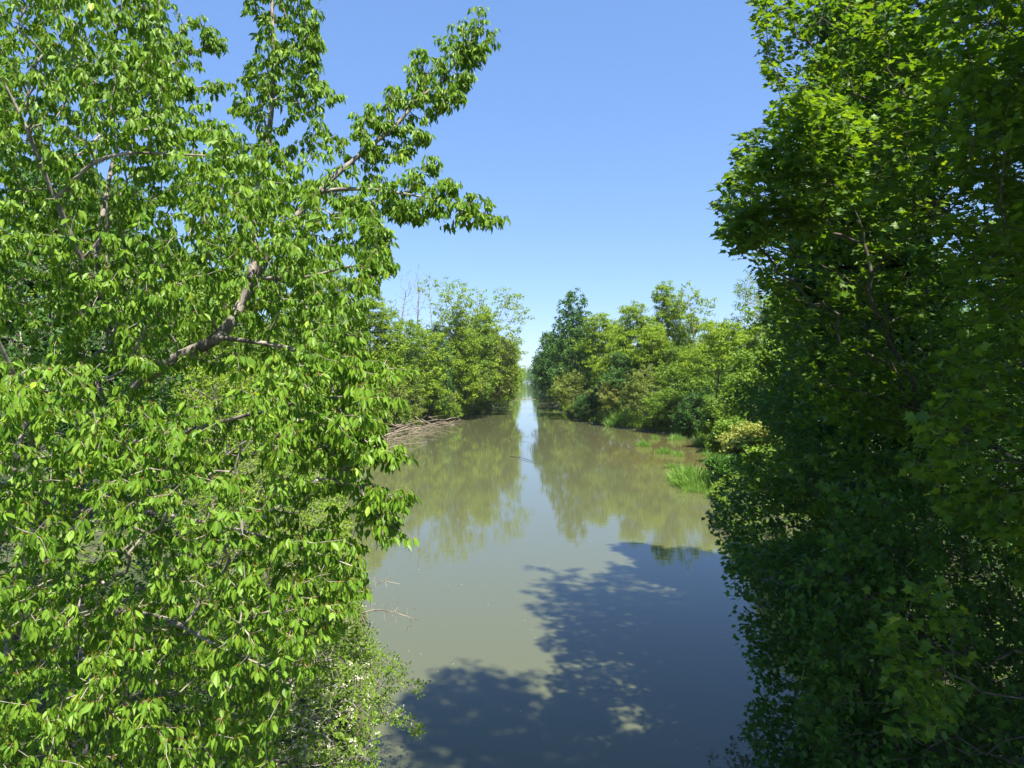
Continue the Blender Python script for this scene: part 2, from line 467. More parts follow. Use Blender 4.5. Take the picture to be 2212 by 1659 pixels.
def puff_leaves(cent, rng, per, size, rad, tmpl, tilt=.6, flat=.6, tintbias=None):
    n = len(cent) * per; c = np.repeat(cent, per, 0)
    o = c + rand_dir(rng, n) * (rng.uniform(0, 1, n) ** .6)[:, None] * rad * np.array([1, 1, flat])
    d = rand_dir(rng, n, -.2); nn = np.array([.15, -.35, 1.]) + rng.normal(size=(n, 3)) * tilt
    s = rng.uniform(size[0], size[1], n)
    tb = np.repeat(rng.random(len(cent)), per)
    tint = np.clip(rng.random(n) * .5 + tb * .45, 0, 1)
    V, Fc, t = leaf_arrays(tmpl, o, d, nn, s, tint)
    return [(V, Fc, t, 0)]


# ================================================================== NEAR LEFT: the cherry tree
rng = np.random.default_rng(11)
def PL_(pts): return np.array([P(u, v, d) for u, v, d in pts])
ch_limbs = [
    PL_([(-40, 1720, 8.6), (20, 1400, 8.4), (80, 1120, 8.2), (170, 965, 7.9), (330, 805, 7.5), (400, 765, 7.4), (470, 728, 7.4), (520, 660, 7.5), (550, 560, 7.6), (545, 470, 7.8), (575, 330, 8.0), (590, 180, 8.1), (588, 20, 8.2), (585, -160, 8.3)]),
    PL_([(520, 660, 7.5), (600, 520, 7.4), (688, 415, 7.5), (770, 340, 7.6), (850, 275, 7.7), (905, 215, 7.8), (960, 165, 7.9), (1000, 115, 8.0), (1045, 48, 8.1)]),
    PL_([(688, 415, 7.5), (760, 408, 7.3), (850, 415, 7.2), (940, 432, 7.2), (1010, 455, 7.3), (1085, 470, 7.4)]),
    PL_([(470, 728, 7.4), (590, 745, 6.9), (690, 770, 6.5), (790, 790, 6.2), (885, 800, 6.0)]),
    PL_([(540, 600, 7.5), (650, 600, 7.0), (760, 575, 6.8), (850, 570, 6.7)]),
    PL_([(170, 965, 7.9), (330, 950, 7.0), (520, 900, 6.4), (700, 860, 6.0), (860, 860, 5.8)]),
    PL_([(690, 770, 6.5), (740, 900, 6.1), (770, 1010, 5.9), (800, 1100, 5.8), (885, 1160, 5.8)]),
    PL_([(740, 900, 6.1), (800, 960, 5.9), (880, 985, 5.8)]),
    PL_([(330, 805, 7.5), (200, 600, 7.0), (120, 430, 6.6), (40, 240, 6.3), (-60, 60, 6.0)]),
    PL_([(120, 430, 6.6), (230, 340, 6.0), (420, 335, 6.2), (560, 350, 6.6)]),
    PL_([(200, 600, 7.0), (250, 330, 7.6), (330, 160, 8.4), (410, 40, 9.0)]),
    PL_([(80, 1120, 8.2), (250, 1100, 7.0), (450, 1130, 6.2), (640, 1180, 5.9), (780, 1230, 5.8)]),
    PL_([(20, 1400, 8.4), (160, 1330, 7.0), (330, 1330, 6.0), (480, 1400, 5.4), (600, 1450, 5.2)]),
    PL_([(80, 1120, 8.2), (60, 900, 6.5), (-20, 700, 5.8), (-100, 500, 5.4)]),
    PL_([(160, 1330, 7.0), (200, 1480, 5.8), (300, 1600, 5.2)]),
]
for b in ((330, 160, 8.4, 420, 110, 8.8, 480, 95, 8.9), (330, 200, 8.0, 420, 190, 8.2, 500, 180, 8.3)):
    ch_limbs.append(PL_([b[0:3], b[3:6], b[6:9]]))
tips = []
hole = [([(430, 800), (560, 800), (590, 1010), (560, 1070), (420, 1010)], .18), ([(600, 1010), (740, 1000), (760, 1120), (600, 1120)], .35),
        ([(340, -10), (480, -10), (480, 70), (400, 70)], 0), ([(380, 140), (500, 165), (500, 260), (400, 250)], .15), ([(690, 410), (800, 330), (800, 400), (720, 420)], .1),
        ([(-10, 480), (130, 520), (130, 760), (-10, 780)], .45), ([(-10, 900), (120, 960), (100, 1060), (-10, 1050)], .45)]
tips.append(poly_tips([(-120, -180), (330, -180), (345, 20), (390, 140), (480, 250), (560, 300), (690, 320), (760, 380), (820, 470), (840, 540), (800, 640), (780, 730), (760, 800), (-120, 800)], 3500, 5.6, 9.2, rng, hole))
tips.append(poly_tips([(-120, 780), (820, 760), (830, 860), (820, 960), (760, 1010), (800, 1100), (780, 1190), (790, 1290), (720, 1370), (640, 1500), (560, 1700), (-120, 1700)], 2600, 4.9, 7.6, rng, hole))
tips.append(poly_tips([(490, -160), (690, -160), (690, 60), (700, 140), (690, 240), (740, 330), (560, 330), (500, 240), (540, 120)], 480, 7.4, 9.0, rng))
L_ = ch_limbs
tips += [line_tips(L_[1], 260, .60, rng, .55, .3), line_tips(L_[2], 170, .45, rng, .65, .05), line_tips(L_[4], 60, .45, rng, .5), line_tips(L_[3], 60, .4, rng, .6, .4),
         line_tips(L_[5], 50, .35, rng, .6, .5), line_tips(L_[6], 110, .32, rng, .45, .3), line_tips(L_[7], 30, .22, rng, .5), line_tips(L_[10], 50, .4, rng, .5, .6),
         line_tips(L_[15], 30, .25, rng), line_tips(L_[16], 35, .25, rng), line_tips(L_[11], 60, .3, rng, .5, .5)]
# single pointed sprays at the edge of the crown, and boughs left of the leader
for a in [((690, 190, 7.8), (762, 240, 7.7)), ((660, 130, 8.0), (700, 90, 8.0)), ((650, 80, 8.0), (688, 35, 8.0)), ((905, 215, 7.8), (905, 95, 7.9)), ((960, 165, 7.9), (1050, 190, 7.9)), ((950, 210, 7.8), (1025, 230, 7.8)),
          ((1000, 115, 8), (1072, 92, 8)), ((850, 275, 7.7), (860, 165, 7.8)), ((800, 320, 7.6), (828, 240, 7.6)), ((900, 380, 7.4), (965, 345, 7.4)), ((870, 330, 7.5), (955, 285, 7.5)), ((940, 432, 7.2), (1000, 390, 7.2)),
          ((850, 440, 7.2), (885, 490, 7.1)), ((880, 450, 7.2), (925, 485, 7.2)), ((800, 500, 7), (868, 535, 6.9)), ((800, 560, 6.8), (865, 600, 6.7)), ((820, 1070, 5.8), (905, 1090, 5.8)), ((600, 60, 8.1), (500, 10, 8.1)), ((590, 120, 8.1), (520, 60, 8.1)),
          ((470, 90, 8.8), (395, 20, 8.8)), ((585, 180, 8.1), (640, 20, 8.1))]:
    ln = PL_([a[0], tuple(np.add(a[0], a[1]) / 2 + np.array([0, -8, 0])), a[1]]); tips.append(line_tips(ln, 20, .12, rng, .3, .05))
tips = np.vstack(tips)
q_ = tips - np.array([0, 0, H]); dep_ = q_ @ FWD; uu = 1106 + F * (q_ @ RGT) / dep_; vv = 829.5 - F * (q_ @ UP) / dep_
open_ = in_poly([(310, 770), (450, 700), (510, 640), (540, 540), (600, 540), (575, 690), (490, 780), (340, 880)], uu, vv) & (dep_ < 7.7)
open_ &= rng.random(len(tips)) < 1
open_ |= (rng.random(len(tips)) < .5) & in_poly([(660, 400), (760, 310), (860, 235), (900, 275), (800, 370), (710, 450)], uu, vv) & (dep_ < 7.75)
f_ = np.sin(tips[:, 0] * 3.1 + 2.2 * np.sin(tips[:, 2] * 1.3)) + np.sin(tips[:, 2] * 4.3 + 1.7 * np.sin(tips[:, 1] * 1.9)) + .6 * np.sin(tips[:, 1] * 3.7 + tips[:, 0])
hollow = (f_ < -.45) & (uu < 780) & (rng.random(len(tips)) < .8)          # hollows between the leafy boughs
tips = tips[~((open_ & (rng.random(len(tips)) < .75)) | hollow)]
rr = [(.105, .015), (.045, .005), (.025, .004), (.03, .004), (.025, .004), (.04, .004), (.022, .004), (.012, .004), (.04, .008), (.025, .004), (.03, .005), (.04, .005), (.04, .005), (.04, .01), (.02, .005), (.01, .003), (.01, .003)]
g = grow(ch_limbs, tips, rng, step=.085, bf=.25, tip_r=.0026, ex=2.35, arch=.07, jit=.07, limb_r=rr)
cherry = thing('cherry_tree', 'big cherry tree with long drooping bright green leaves reaching over the water at left', 'tree', P(-40, 1720, 8.6))
def rebase(parent):
    """children built in world space keep their place under the empty"""
    bpy.context.view_layer.update()
    for c in parent.children:
        c.matrix_parent_inverse = parent.matrix_world.inverted()
branches_obj('trunk', g, M_bark, cherry, 6, .0)
leaves_obj('crown', hang_leaves(g, rng, .0085, (8, 13), (.050, .106), keep=1.0, droop=1.45), [M_cherry, M_petiole], cherry)
rebase(cherry)
print('cherry', len(tips), len(g['pos']))

# ================================================================== NEAR RIGHT: maples
rng = np.random.default_rng(5)
TM = T_maple()
mp_limbs = [
    np.array([(9.3, 12.2, 1.6), (9.1, 12.0, 5), (9.0, 11.8, 9), (8.8, 11.6, 13), (8.7, 11.4, 17), (8.6, 11.3, 19.5)]),
    np.array([(9.1, 12, 5), (7.6, 11.6, 6.0), (6.0, 11.3, 6.6), (4.8, 11.2, 6.9)]),
    np.array([(9.0, 11.8, 8), (7.2, 11.6, 9.6), (5.6, 11.5, 10.6), (4.2, 11.6, 10.8)]),
    np.array([(9.0, 11.8, 9.5), (7.2, 10.4, 12.0), (6.0, 9.9, 13.4)]),
    np.array([(9.0, 11.8, 7), (9.4, 9.6, 8.5), (8.0, 8.0, 9.5)]),
    np.array([(9.1, 12, 4.5), (8.2, 10, 5.0), (7.0, 8.6, 5.0)]),
    np.array([(8.8, 11.6, 12), (6.5, 9.6, 13.6), (4.6, 7.9, 14.7), (3.4, 7.0, 15.6)]),
]
A_ = [(1690, 205), (1760, 190), (1850, 230), (2000, 150), (2260, 100), (2260, 900), (2000, 960), (1750, 900), (1690, 760), (1660, 640), (1630, 540), (1575, 525), (1550, 460), (1545, 410), (1580, 370), (1580, 300), (1640, 270)]
B_ = [(1650, -60), (1640, 40), (1650, 130), (1680, 190), (1760, 220), (2260, 260), (2260, -60)]
mtips = np.vstack([
    poly_tips(A_, 3500, 10.6, 14.5, rng), poly_tips(B_, 1100, 11.2, 15, rng), poly_tips([(1660, -500), (2700, -500), (2700, -40), (1660, -40)], 700, 12, 15.5, rng), lobe_tips([(3.2, 7.4, 15.8, 1.6, 1.6, 1.4), (3.1, 6.0, 15.2, 1.7, 1.6, 1.4), (4.8, 5.2, 15.2, 1.8, 1.6, 1.4)], 1700, rng, .1), lobe_tips([(5.3, 12.4, 5.2, 1.3, 1.2, 1.4)], 300, rng, .1), lobe_tips([(9.0, 13.6, 17.6, 2.5, 3.6, 2.0), (10.5, 10.5, 17.5, 2.6, 2.6, 2.2)], 1300, rng),  # lobes, mostly out of view, placed for the shadow they cast on the water
    poly_tips([(1680, 225), (1730, 185), (1800, 205), (1845, 280), (1850, 340), (1760, 320), (1690, 290)], 210, 8.9, 10.6, rng),
    poly_tips([(1600, 375), (1650, 320), (1720, 300), (1870, 385), (1850, 430), (1740, 410), (1650, 415)], 230, 8.7, 10.4, rng),
    poly_tips([(1560, 500), (1590, 440), (1660, 425), (1790, 450), (1760, 520), (1680, 500), (1610, 545)], 220, 9.2, 10.8, rng),
    lobe_tips([(5.7, 8.2, 9.6, 1.5, 1.3, 1.5)], 260, rng, .2)])  # extra lobe added to close a sunlit gap in the water shadow
f_ = np.sin(mtips[:, 0] * 2.3 + 1.8 * np.sin(mtips[:, 1] * 1.3)) + np.sin(mtips[:, 2] * 3.9 + 1.5 * np.sin(mtips[:, 0] * 1.4))
mtips = mtips[~((f_ < -.5) & (mtips[:, 2] < 14) & (rng.random(len(mtips)) < .75))]      # layered boughs with gaps between
g = grow(mp_limbs, mtips, rng, step=.16, bf=.3, tip_r=.0035, ex=2.4, arch=.05, jit=.06, limb_r=[(.26, .05), (.05, .01), (.08, .01), (.06, .01), (.06, .01), (.05, .01), (.07, .01)])
mt = thing('maple_tree', 'tall maple leaning over the right bank with sunlit yellow-green outer boughs', 'tree', (9.3, 12.2, 1.6))
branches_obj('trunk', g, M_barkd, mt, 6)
leaves_obj('crown', flat_leaves(g, rng, .0072, TM, (6, 10), (.085, .145), .19, .45, .3, .8, lean=sun_dir * np.array([.9, .9, .2])), [M_maple], mt)
rebase(mt)
print('maple', len(mtips), len(g['pos']))

# shaded maple nearer the camera, filling the right edge
rng = np.random.default_rng(6)
limbs = [np.array([(7.9, 5.2, 1.9), (7.8, 5.6, 5), (7.7, 5.8, 9), (7.8, 5.6, 13), (7.8, 5.4, 15.5)]), np.array([(7.8, 5.6, 5.0), (6.5, 6.6, 5.8), (5.2, 7.4, 6.1)]), np.array([(7.8, 5.7, 8.5), (6.2, 6.4, 9.6), (5.4, 6.8, 10)]), np.array([(7.8, 5.7, 3.2), (6.3, 6.8, 3.6), (5.2, 7.6, 3.5)])]
st = np.vstack([poly_tips([(1990, -60), (2500, -60), (2700, 900), (2700, 1350), (2250, 1300), (1960, 1000), (2060, 700), (2080, 400), (2050, 200)], 1500, 6.6, 9.6, rng),
                poly_tips([(1900, 1290), (2010, 1230), (2090, 1330), (2080, 1450), (1990, 1640), (1930, 1560)], 55, 7.2, 8.2, rng),
                lobe_tips([(8.6, 4.2, 11.5, 3.6, 3.8, 4.4), (6.8, 5.2, 11.6, 2.8, 2.8, 2.6), (6.4, 3.0, 9.8, 2.4, 2.4, 1.8), (9.6, 6.6, 13.6, 2.2, 2.4, 2.2), (9.8, 9.0, 15.5, 2.2, 2.2, 2), (7.9, 3.2, 15.4, 2.6, 2.6, 2.2), (6.2, 2.4, 13.4, 2.2, 2.4, 2)], 4200, rng)])  # crown lobes out of view, several added to keep sun off the right edge
g = grow(limbs, st, rng, step=.16, bf=.3, tip_r=.0035, ex=2.4, arch=.04, jit=.06, limb_r=[(.2, .04), (.04, .01), (.05, .01), (.03, .01)])
mt2 = thing('maple_tree', 'nearest maple at the right edge of the photo, mostly in deep shade', 'tree', (7.9, 5.2, 1.9))
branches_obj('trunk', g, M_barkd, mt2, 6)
leaves_obj('crown', flat_leaves(g, rng, .0072, TM, (6, 10), (.085, .14), .19, .5, .3, .85), [M_maple], mt2)
rebase(mt2)

# field maple hanging down to the water
rng = np.random.default_rng(7)
limbs = [np.array([(8.8, 14.5, 1.4), (8.0, 14.5, 3.2), (7.0, 14.6, 4.6), (6.0, 14.8, 5.6)]), np.array([(8.2, 14.5, 2.8), (6.6, 13.6, 3.2), (5.0, 13.4, 2.8)]), np.array([(8.4, 14.5, 2.2), (6.6, 12.4, 1.6), (5.0, 12.0, .9)]), np.array([(7.6, 14.5, 3.8), (6.2, 16.2, 4.0), (5.0, 17.0, 3.8)])]
st = np.vstack([poly_tips([(1600, 820), (1700, 860), (1800, 1000), (1850, 1240), (1700, 1250), (1580, 1200), (1530, 1130), (1535, 1080), (1570, 1020), (1690, 985), (1690, 940), (1590, 880)], 1000, 13.2, 18, rng),
                poly_tips([(1560, 1180), (1800, 1150), (1990, 1200), (1990, 1690), (1660, 1690), (1630, 1620), (1600, 1560), (1640, 1480), (1600, 1400), (1605, 1300), (1570, 1240)], 1300, 10.5, 12.2, rng)])
st = st[st[:, 2] > .1]
g = grow(limbs, st, rng, step=.15, bf=.25, tip_r=.003, ex=2.3, arch=.05, jit=.06, limb_r=[(.12, .03), (.04, .01), (.04, .01), (.04, .01)])
fm = thing('field_maple', 'small-leaved dark maple drooping its boughs down to the shaded water', 'tree', (8.8, 14.5, 1.4))
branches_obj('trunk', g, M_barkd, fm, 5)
leaves_obj('crown', flat_leaves(g, rng, .0065, TM, (6, 10), (.065, .10), .16, .6, .3, .9), [M_fmaple], fm)
rebase(fm)

# further trees of the right bank, between the maple and the bay, each with its own crown
def crown_tree(name, label, base, lobes, ntips, lm, size, per, rad, seed, tmpl=None, bark=None, tip_r=.008, step=.6, limbs=None, trunk_r=.16, flat=.55, cat='tree', group=None, bf=.3, sides=4, tilt=.6, shell=.5, leafkeep=1.0, minz=None, arch=.05):
    rng = np.random.default_rng(seed); base = np.array(base, float); lob = np.array(lobes, float)
    lob[:, :3] += base; lob[:, 0] += LEAN[0] * np.clip((lob[:, 2] - base[2]) / 6., .3, 1); LEAN[0] = 0.0
    tips = lobe_tips(lob, ntips, rng, shell)
    if minz is not None: tips[:, 2] = np.maximum(tips[:, 2], minz)
    if limbs is None:
        top = lob[np.argmax(lob[:, 2]), :3]
        limbs = [np.array([base + (0, 0, -.3), base * .75 + top * .25 + rng.normal(size=3) * .2, base * .4 + top * .6 + rng.normal(size=3) * .35, top])]
    else:
        limbs = [np.asarray(l, float) + base for l in limbs]
    g = grow(limbs, tips, rng, step=step, bf=bf, tip_r=tip_r, ex=2.3, arch=arch, jit=.08, limb_r=[(trunk_r, tip_r * 2)] + [(trunk_r * .4, tip_r * 2)] * (len(limbs) - 1))
    t = thing(name, label, cat, base, group)
    branches_obj('trunk', g, bark or M_barkd, t, sides)
    cen = g['pos'][(g['R'] <= tip_r * 1.6)]
    if leafkeep < 1: cen = cen[rng.random(len(cen)) < leafkeep]
    if len(cen):
        leaves_obj('crown', puff_leaves(cen, rng, int(per * 1.9), (size[0] * 1.3, size[1] * 1.35), rad * 1.1, tmpl or T_diamond(), tilt, flat), [lm], t)
    rebase(t)
    return t


def gz(x, y): return float(ground_z(np.array(x, float), np.array(y, float)))


def bx(u, y): return (u - VPU) / F * y


LEAN = [0.0]


def far_tree(kind, u, y, vtop, label, wpx, seed, name=None, **kw):
    """a tree standing y metres off whose top shows at vtop; wpx = width of its crown in the photograph"""
    x0 = bx(u, y); l_, r_ = shore(np.array(float(y))); inl_ = .9
    x = min(x0, float(l_) - inl_) if x0 < 0 else max(x0, float(r_) + inl_)
    z = gz(x, y); LEAN[0] = (x0 - x) * .9; h = H + (HOR - vtop) * y / F - z; w = wpx * y / F / 2
    rng = np.random.default_rng(seed + 1000)
    sc_ = max(1.0, y / 100.)
    if kind == 'locust':
        lobes = []
        for k in range(9):
            a = rng.uniform(0, 6.28); t = k / 8.; rr_ = w * (.75 - .5 * abs(t - .35)) * rng.uniform(.3, .9)
            lobes.append((math.cos(a) * rr_, math.sin(a) * rr_, h * (.34 + .56 * t), w * rng.uniform(.42, .62), w * rng.uniform(.42, .62), h * .085))
        lobes.append((0, 0, h * .92, w * .45, w * .45, h * .08)); lobes.append((w * .25, -w * .2, h * .8, w * .6, w * .6, h * .1)); lobes.append((-w * .25, w * .1, h * .66, w * .8, w * .8, h * .12))
        return crown_tree(name or 'locust_tree', label, (x, y, z), lobes, kw.pop('n', 420), kw.pop('m', M_locust), (.16 * sc_, .30 * sc_), kw.pop('per', 14), .55 * sc_, seed, tmpl=T_pinnate() if y < 130 else T_diamond(.5), step=.7, trunk_r=.17, flat=.35, tilt=.45, **kw)
    if kind == 'broad':
        lobes = [(0, 0, h * .45, w * .9, w * .9, h * .3), (w * .3, 0, h * .7, w * .6, w * .6, h * .22), (-w * .2, w * .2, h * .86, w * .38, w * .4, h * .14), (-w * .5, -w * .2, h * .55, w * .5, w * .5, h * .2), (w * .5, -w * .3, h * .33, w * .5, w * .5, h * .2)]
        return crown_tree(name or 'broadleaf_tree', label, (x, y, z), lobes, kw.pop('n', 520), kw.pop('m', M_mid), (.14 * sc_, .24 * sc_), kw.pop('per', 16), .5 * sc_, seed, tmpl=T_diamond(.7), step=.7, trunk_r=.2, flat=.7, **kw)
    if kind == 'cone':
        lobes = [(rng.normal() * w * .1, rng.normal() * w * .1, h * (.2 + .76 * t), w * (1.0 - .62 * t), w * (1 - .62 * t), h * .13) for t in np.linspace(0, 1, 8)]
        return crown_tree(name or 'broadleaf_tree', label, (x, y, z), lobes, kw.pop('n', 700), kw.pop('m', M_dark), (.15 * sc_, .26 * sc_), kw.pop('per', 16), .5 * sc_, seed, tmpl=T_diamond(.8), step=.7, trunk_r=.2, flat=.7, **kw)
    if kind == 'shrub':
        lobes = [(0, 0, h * .45, w * .8, w * .8, h * .45)] + [(w * rng.uniform(-.6, .6), w * rng.uniform(-.6, .6), h * rng.uniform(.25, .75), w * .45, w * .45, h * .28) for _ in range(5)]
        return crown_tree(name or 'shrub', label, (x, y, z), lobes, kw.pop('n', 260), kw.pop('m', M_mid), (.11 * sc_, .19 * sc_), kw.pop('per', 16), .4 * sc_, seed, tmpl=T_diamond(.7), tip_r=.006, step=.5, trunk_r=.05, flat=.75, cat=kw.pop('cat', 'shrub'), **kw)
    if kind == 'sparse':
        lobes = [(w * rng.uniform(-.75, .75) * (.5 + .5 * t), w * rng.uniform(-.6, .6), h * (.32 + .6 * t), w * .5, w * .5, h * .10) for t in np.linspace(0, 1, 12)]
        return crown_tree(name or 'broadleaf_tree', label, (x, y, z), lobes, kw.pop('n', 420), kw.pop('m', M_olive), (.13 * sc_, .24 * sc_), kw.pop('per', 7), .5 * sc_, seed, tmpl=T_diamond(.7), tip_r=.012, step=.6, trunk_r=.2, flat=.5, bark=M_twig, leafkeep=kw.pop('leafkeep', .7), shell=.2, **kw)
    if kind == 'bare':
        lobes = [(0, 0, h * .84, w, w, h * .16), (0, 0, h * .66, w * .8, w * .8, h * .15)]
        return crown_tree(name or 'dead_tree', label, (x, y, z), lobes, kw.pop('n', 110), M_mid, (.1, .2), 1, .4, seed, tip_r=.02, step=.6, trunk_r=.14, bark=M_twig, leafkeep=0, shell=.1, arch=-.03, **kw)


far = far_tree
# ---------------- right bank of the bay
far('cone', 1242, 122, 643, 'dark dense pointed tree on the right bank where the canal narrows', 150, 21)
far('broad', 1185, 150, 715, 'rounded mid green tree left of the dark pointed tree on the right bank', 70, 22, m=M_dark)
far('locust', 1295, 114, 676, 'airy locust tree just right of the dark pointed tree', 100, 23)
far('locust', 1372, 104, 654, 'round-topped bright locust tree in the middle of the right bank', 110, 24, n=560)
far('locust', 1440, 106, 608, 'tallest feathery locust tree of the right bank', 80, 25, n=480)
far('sparse', 1515, 104, 622, 'thin-crowned tree with bare twigs at its top behind the front locust tree', 110, 26, m=M_locust, per=10)
far('locust', 1545, 80, 690, 'nearer locust tree with slim dark forked trunk and flat layered boughs', 150, 27, n=420, per=16)
far('sparse', 1605, 100, 590, 'half-dead tree with bare grey boughs beside the shaded maple', 90, 28, m=M_mid)
far('bare', 1632, 96, 585, 'bare grey snag rising beside the shaded maple', 50, 29)
far('locust', 1660, 88, 640, 'pale locust tree partly hidden by the shaded maple', 110, 30)
far('broad', 1620, 62, 760, 'low broad tree in front of the snag, left of the shaded maple', 120, 31, n=400)
far('broad', 1690, 46, 620, 'sunlit leafy tree showing just left of the maple trunk side', 110, 32, n=600)
far('locust', 1330, 118, 690, 'small locust tree filling the gap behind the round-topped locust', 90, 33)
far('broad', 1470, 96, 740, 'dense green tree below the tallest locust tree', 130, 34, m=M_mid)
far('broad', 1350, 100, 760, 'shaded dark tree under the round-topped locust tree', 100, 35, m=M_dark)
far('shrub', 1222, 113, 790, 'pale grey-green shrub at the waterline below the dark pointed tree', 90, 36, m=M_olive)
far('shrub', 1320, 99, 812, 'yellow-green flowering shrub on the right bank above the reeds', 75, 37, m=M_yellow, n=320)
far('shrub', 1385, 93, 785, 'olive bush right of the yellow-green shrub', 100, 38, m=M_olive)
far('shrub', 1440, 86, 830, 'green bush overhanging the brown shallows', 100, 39, m=M_mid)
far('shrub', 1505, 79, 830, 'dark green bush at the foot of the nearer locust tree', 100, 40, m=M_dark)
far('shrub', 1265, 108, 850, 'low dark shrub on the waterline left of the yellow-green shrub', 70, 41, m=M_dark)
far('shrub', 1560, 68, 850, 'mid green bush behind the yellow shrub', 90, 42, m=M_mid)
far('shrub', 1612, 45, 912, 'low golden yellow shrub beside the shaded maple boughs', 125, 43, m=M_yellow, n=360)
far('shrub', 1560, 56, 900, 'light green leafy shrub left of the golden shrub', 75, 44, m=M_mid, n=320)
far('shrub', 1590, 42, 985, 'deep green shrub on the bank right of the big reed clump', 110, 45, m=M_fmaple, n=320)
far('shrub', 1700, 34, 960, 'green bush on the bank behind the drooping field maple', 160, 46, m=M_mid, n=380)
far('broad', 1800, 38, 560, 'tall tree standing on the right bank behind the maple', 200, 47, n=700)
far('broad', 1950, 30, 500, 'tree at the far right showing through gaps in the maple', 260, 48, n=700)
far('broad', 2250, 26, 400, 'tree beyond the right edge behind the nearest maple', 300, 49, n=700)

# ---------------- left bank
far('locust', 795, 92, 612, 'feathery locust tree just right of the cherry crown', 130, 61, n=520)
far('locust', 700, 80, 560, 'tall locust tree showing through the cherry boughs', 150, 62, n=560)
far('broad', 860, 96, 660, 'dense green tree behind the driftwood pile', 110, 63, n=500)
far('bare', 905, 104, 572, 'tallest bare grey snag on the left bank', 60, 64)
far('bare', 875, 108, 590, 'smaller bare snag left of the tallest snag', 45, 65)
ivt = far('sparse', 955, 108, 590, 'spreading half-bare tree with ivy-clad trunk on the left bank', 120, 66, m=M_locust, per=10)
rng = np.random.default_rng(660); tt_ = rng.uniform(1, 15, 260); iv = np.array(ivt.location) + np.stack([rng.normal(size=260) * (.9 - .04 * tt_), rng.normal(size=260) * (.9 - .04 * tt_) - .4, tt_], 1)
leaves_obj('ivy', puff_leaves(iv, rng, 22, (.16, .26), .45, T_diamond(.8)), [M_ivy], ivt); rebase(ivt)
far('sparse', 1000, 112, 602, 'leafy-topped tree right of the ivy-clad trunk', 110, 67, m=M_locust, per=11)
far('sparse', 1085, 124, 618, 'open-crowned tree with arching bare twigs leaning towards the canal', 140, 68, m=M_locust, n=520, per=8)
far('broad', 1020, 118, 665, 'olive green tree between the ivy-clad tree and the leaning tree', 110, 69, m=M_mid)
far('broad', 925, 104, 700, 'dark leafy tree at the foot of the ivy-clad trunk', 110, 70, m=M_dark, n=420)
far('broad', 1075, 128, 712, 'olive tree at the foot of the leaning tree', 100, 71, m=M_olive)
far('shrub', 890, 94, 810, 'brownish olive bush above the driftwood', 90, 72, m=M_olive)
far('shrub', 960, 108, 815, 'yellow-green bush at the tip of the left bank', 80, 73, m=M_yellow, n=280)
far('shrub', 1010, 113, 800, 'olive bush overhanging the water beyond the driftwood', 90, 74, m=M_olive, n=320)
far('shrub', 1060, 130, 800, 'green bush on the left canal edge below the leaning tree', 80, 75, m=M_mid, n=320)
far('shrub', 1030, 112, 865, 'low grey-green bush trailing on the left waterline', 60, 76, m=M_mid)
far('shrub', 1095, 150, 790, 'light green bush further along the left canal edge', 60, 77, m=M_locust)
far('shrub', 840, 76, 880, 'dry brown-green bush behind the driftwood roots', 80, 78, m=M_olive)
far('broad', 640, 60, 640, 'leafy tree deep behind the cherry boughs', 220, 79, n=600)
far('broad', 420, 40, 560, 'broad tree hidden behind the cherry trunk', 320, 80, n=800)
far('broad', 120, 24, 300, 'dark tree behind the cherry at the left edge', 420, 81, n=900, m=M_dark)

# ---------------- rows of trees along the straight canal
rowg = 'trees lining the straight canal'
rng = np.random.default_rng(77)
for side, nm in ((-1, 'left'), (1, 'right')):
    for i, y in enumerate((150, 172, 198, 228)):
        xx = side * (11.5 + rng.uniform(-1, 1.5)); hh = rng.uniform(14, 18)
        u = VPU + xx / y * F; vt = HOR - (hh - 5) * F / y
        how = ('nearest', 'second', 'third', 'farthest')[i]
        far(['broad', 'cone', 'broad', 'locust'][i], u, y, vt, f'{how} of the four big trees lining the {nm} side of the straight canal', 10 * F / y, 300 + i + 10 * (side > 0), m=[M_mid, M_dark, M_mid, M_locust][i] if side > 0 else [M_locust, M_mid, M_olive, M_mid][i], n=300)
        u = VPU + side * 8.3 / y * F
        far('shrub', u, y - 6, HOR - (-1) * 0 - 0 * F / y, f'{how} of the four bushes lining the {nm} edge of the straight canal', 7 * F / y, 330 + i + 10 * (side > 0), m=[M_olive, M_mid, M_mid, M_mid][i], n=200)

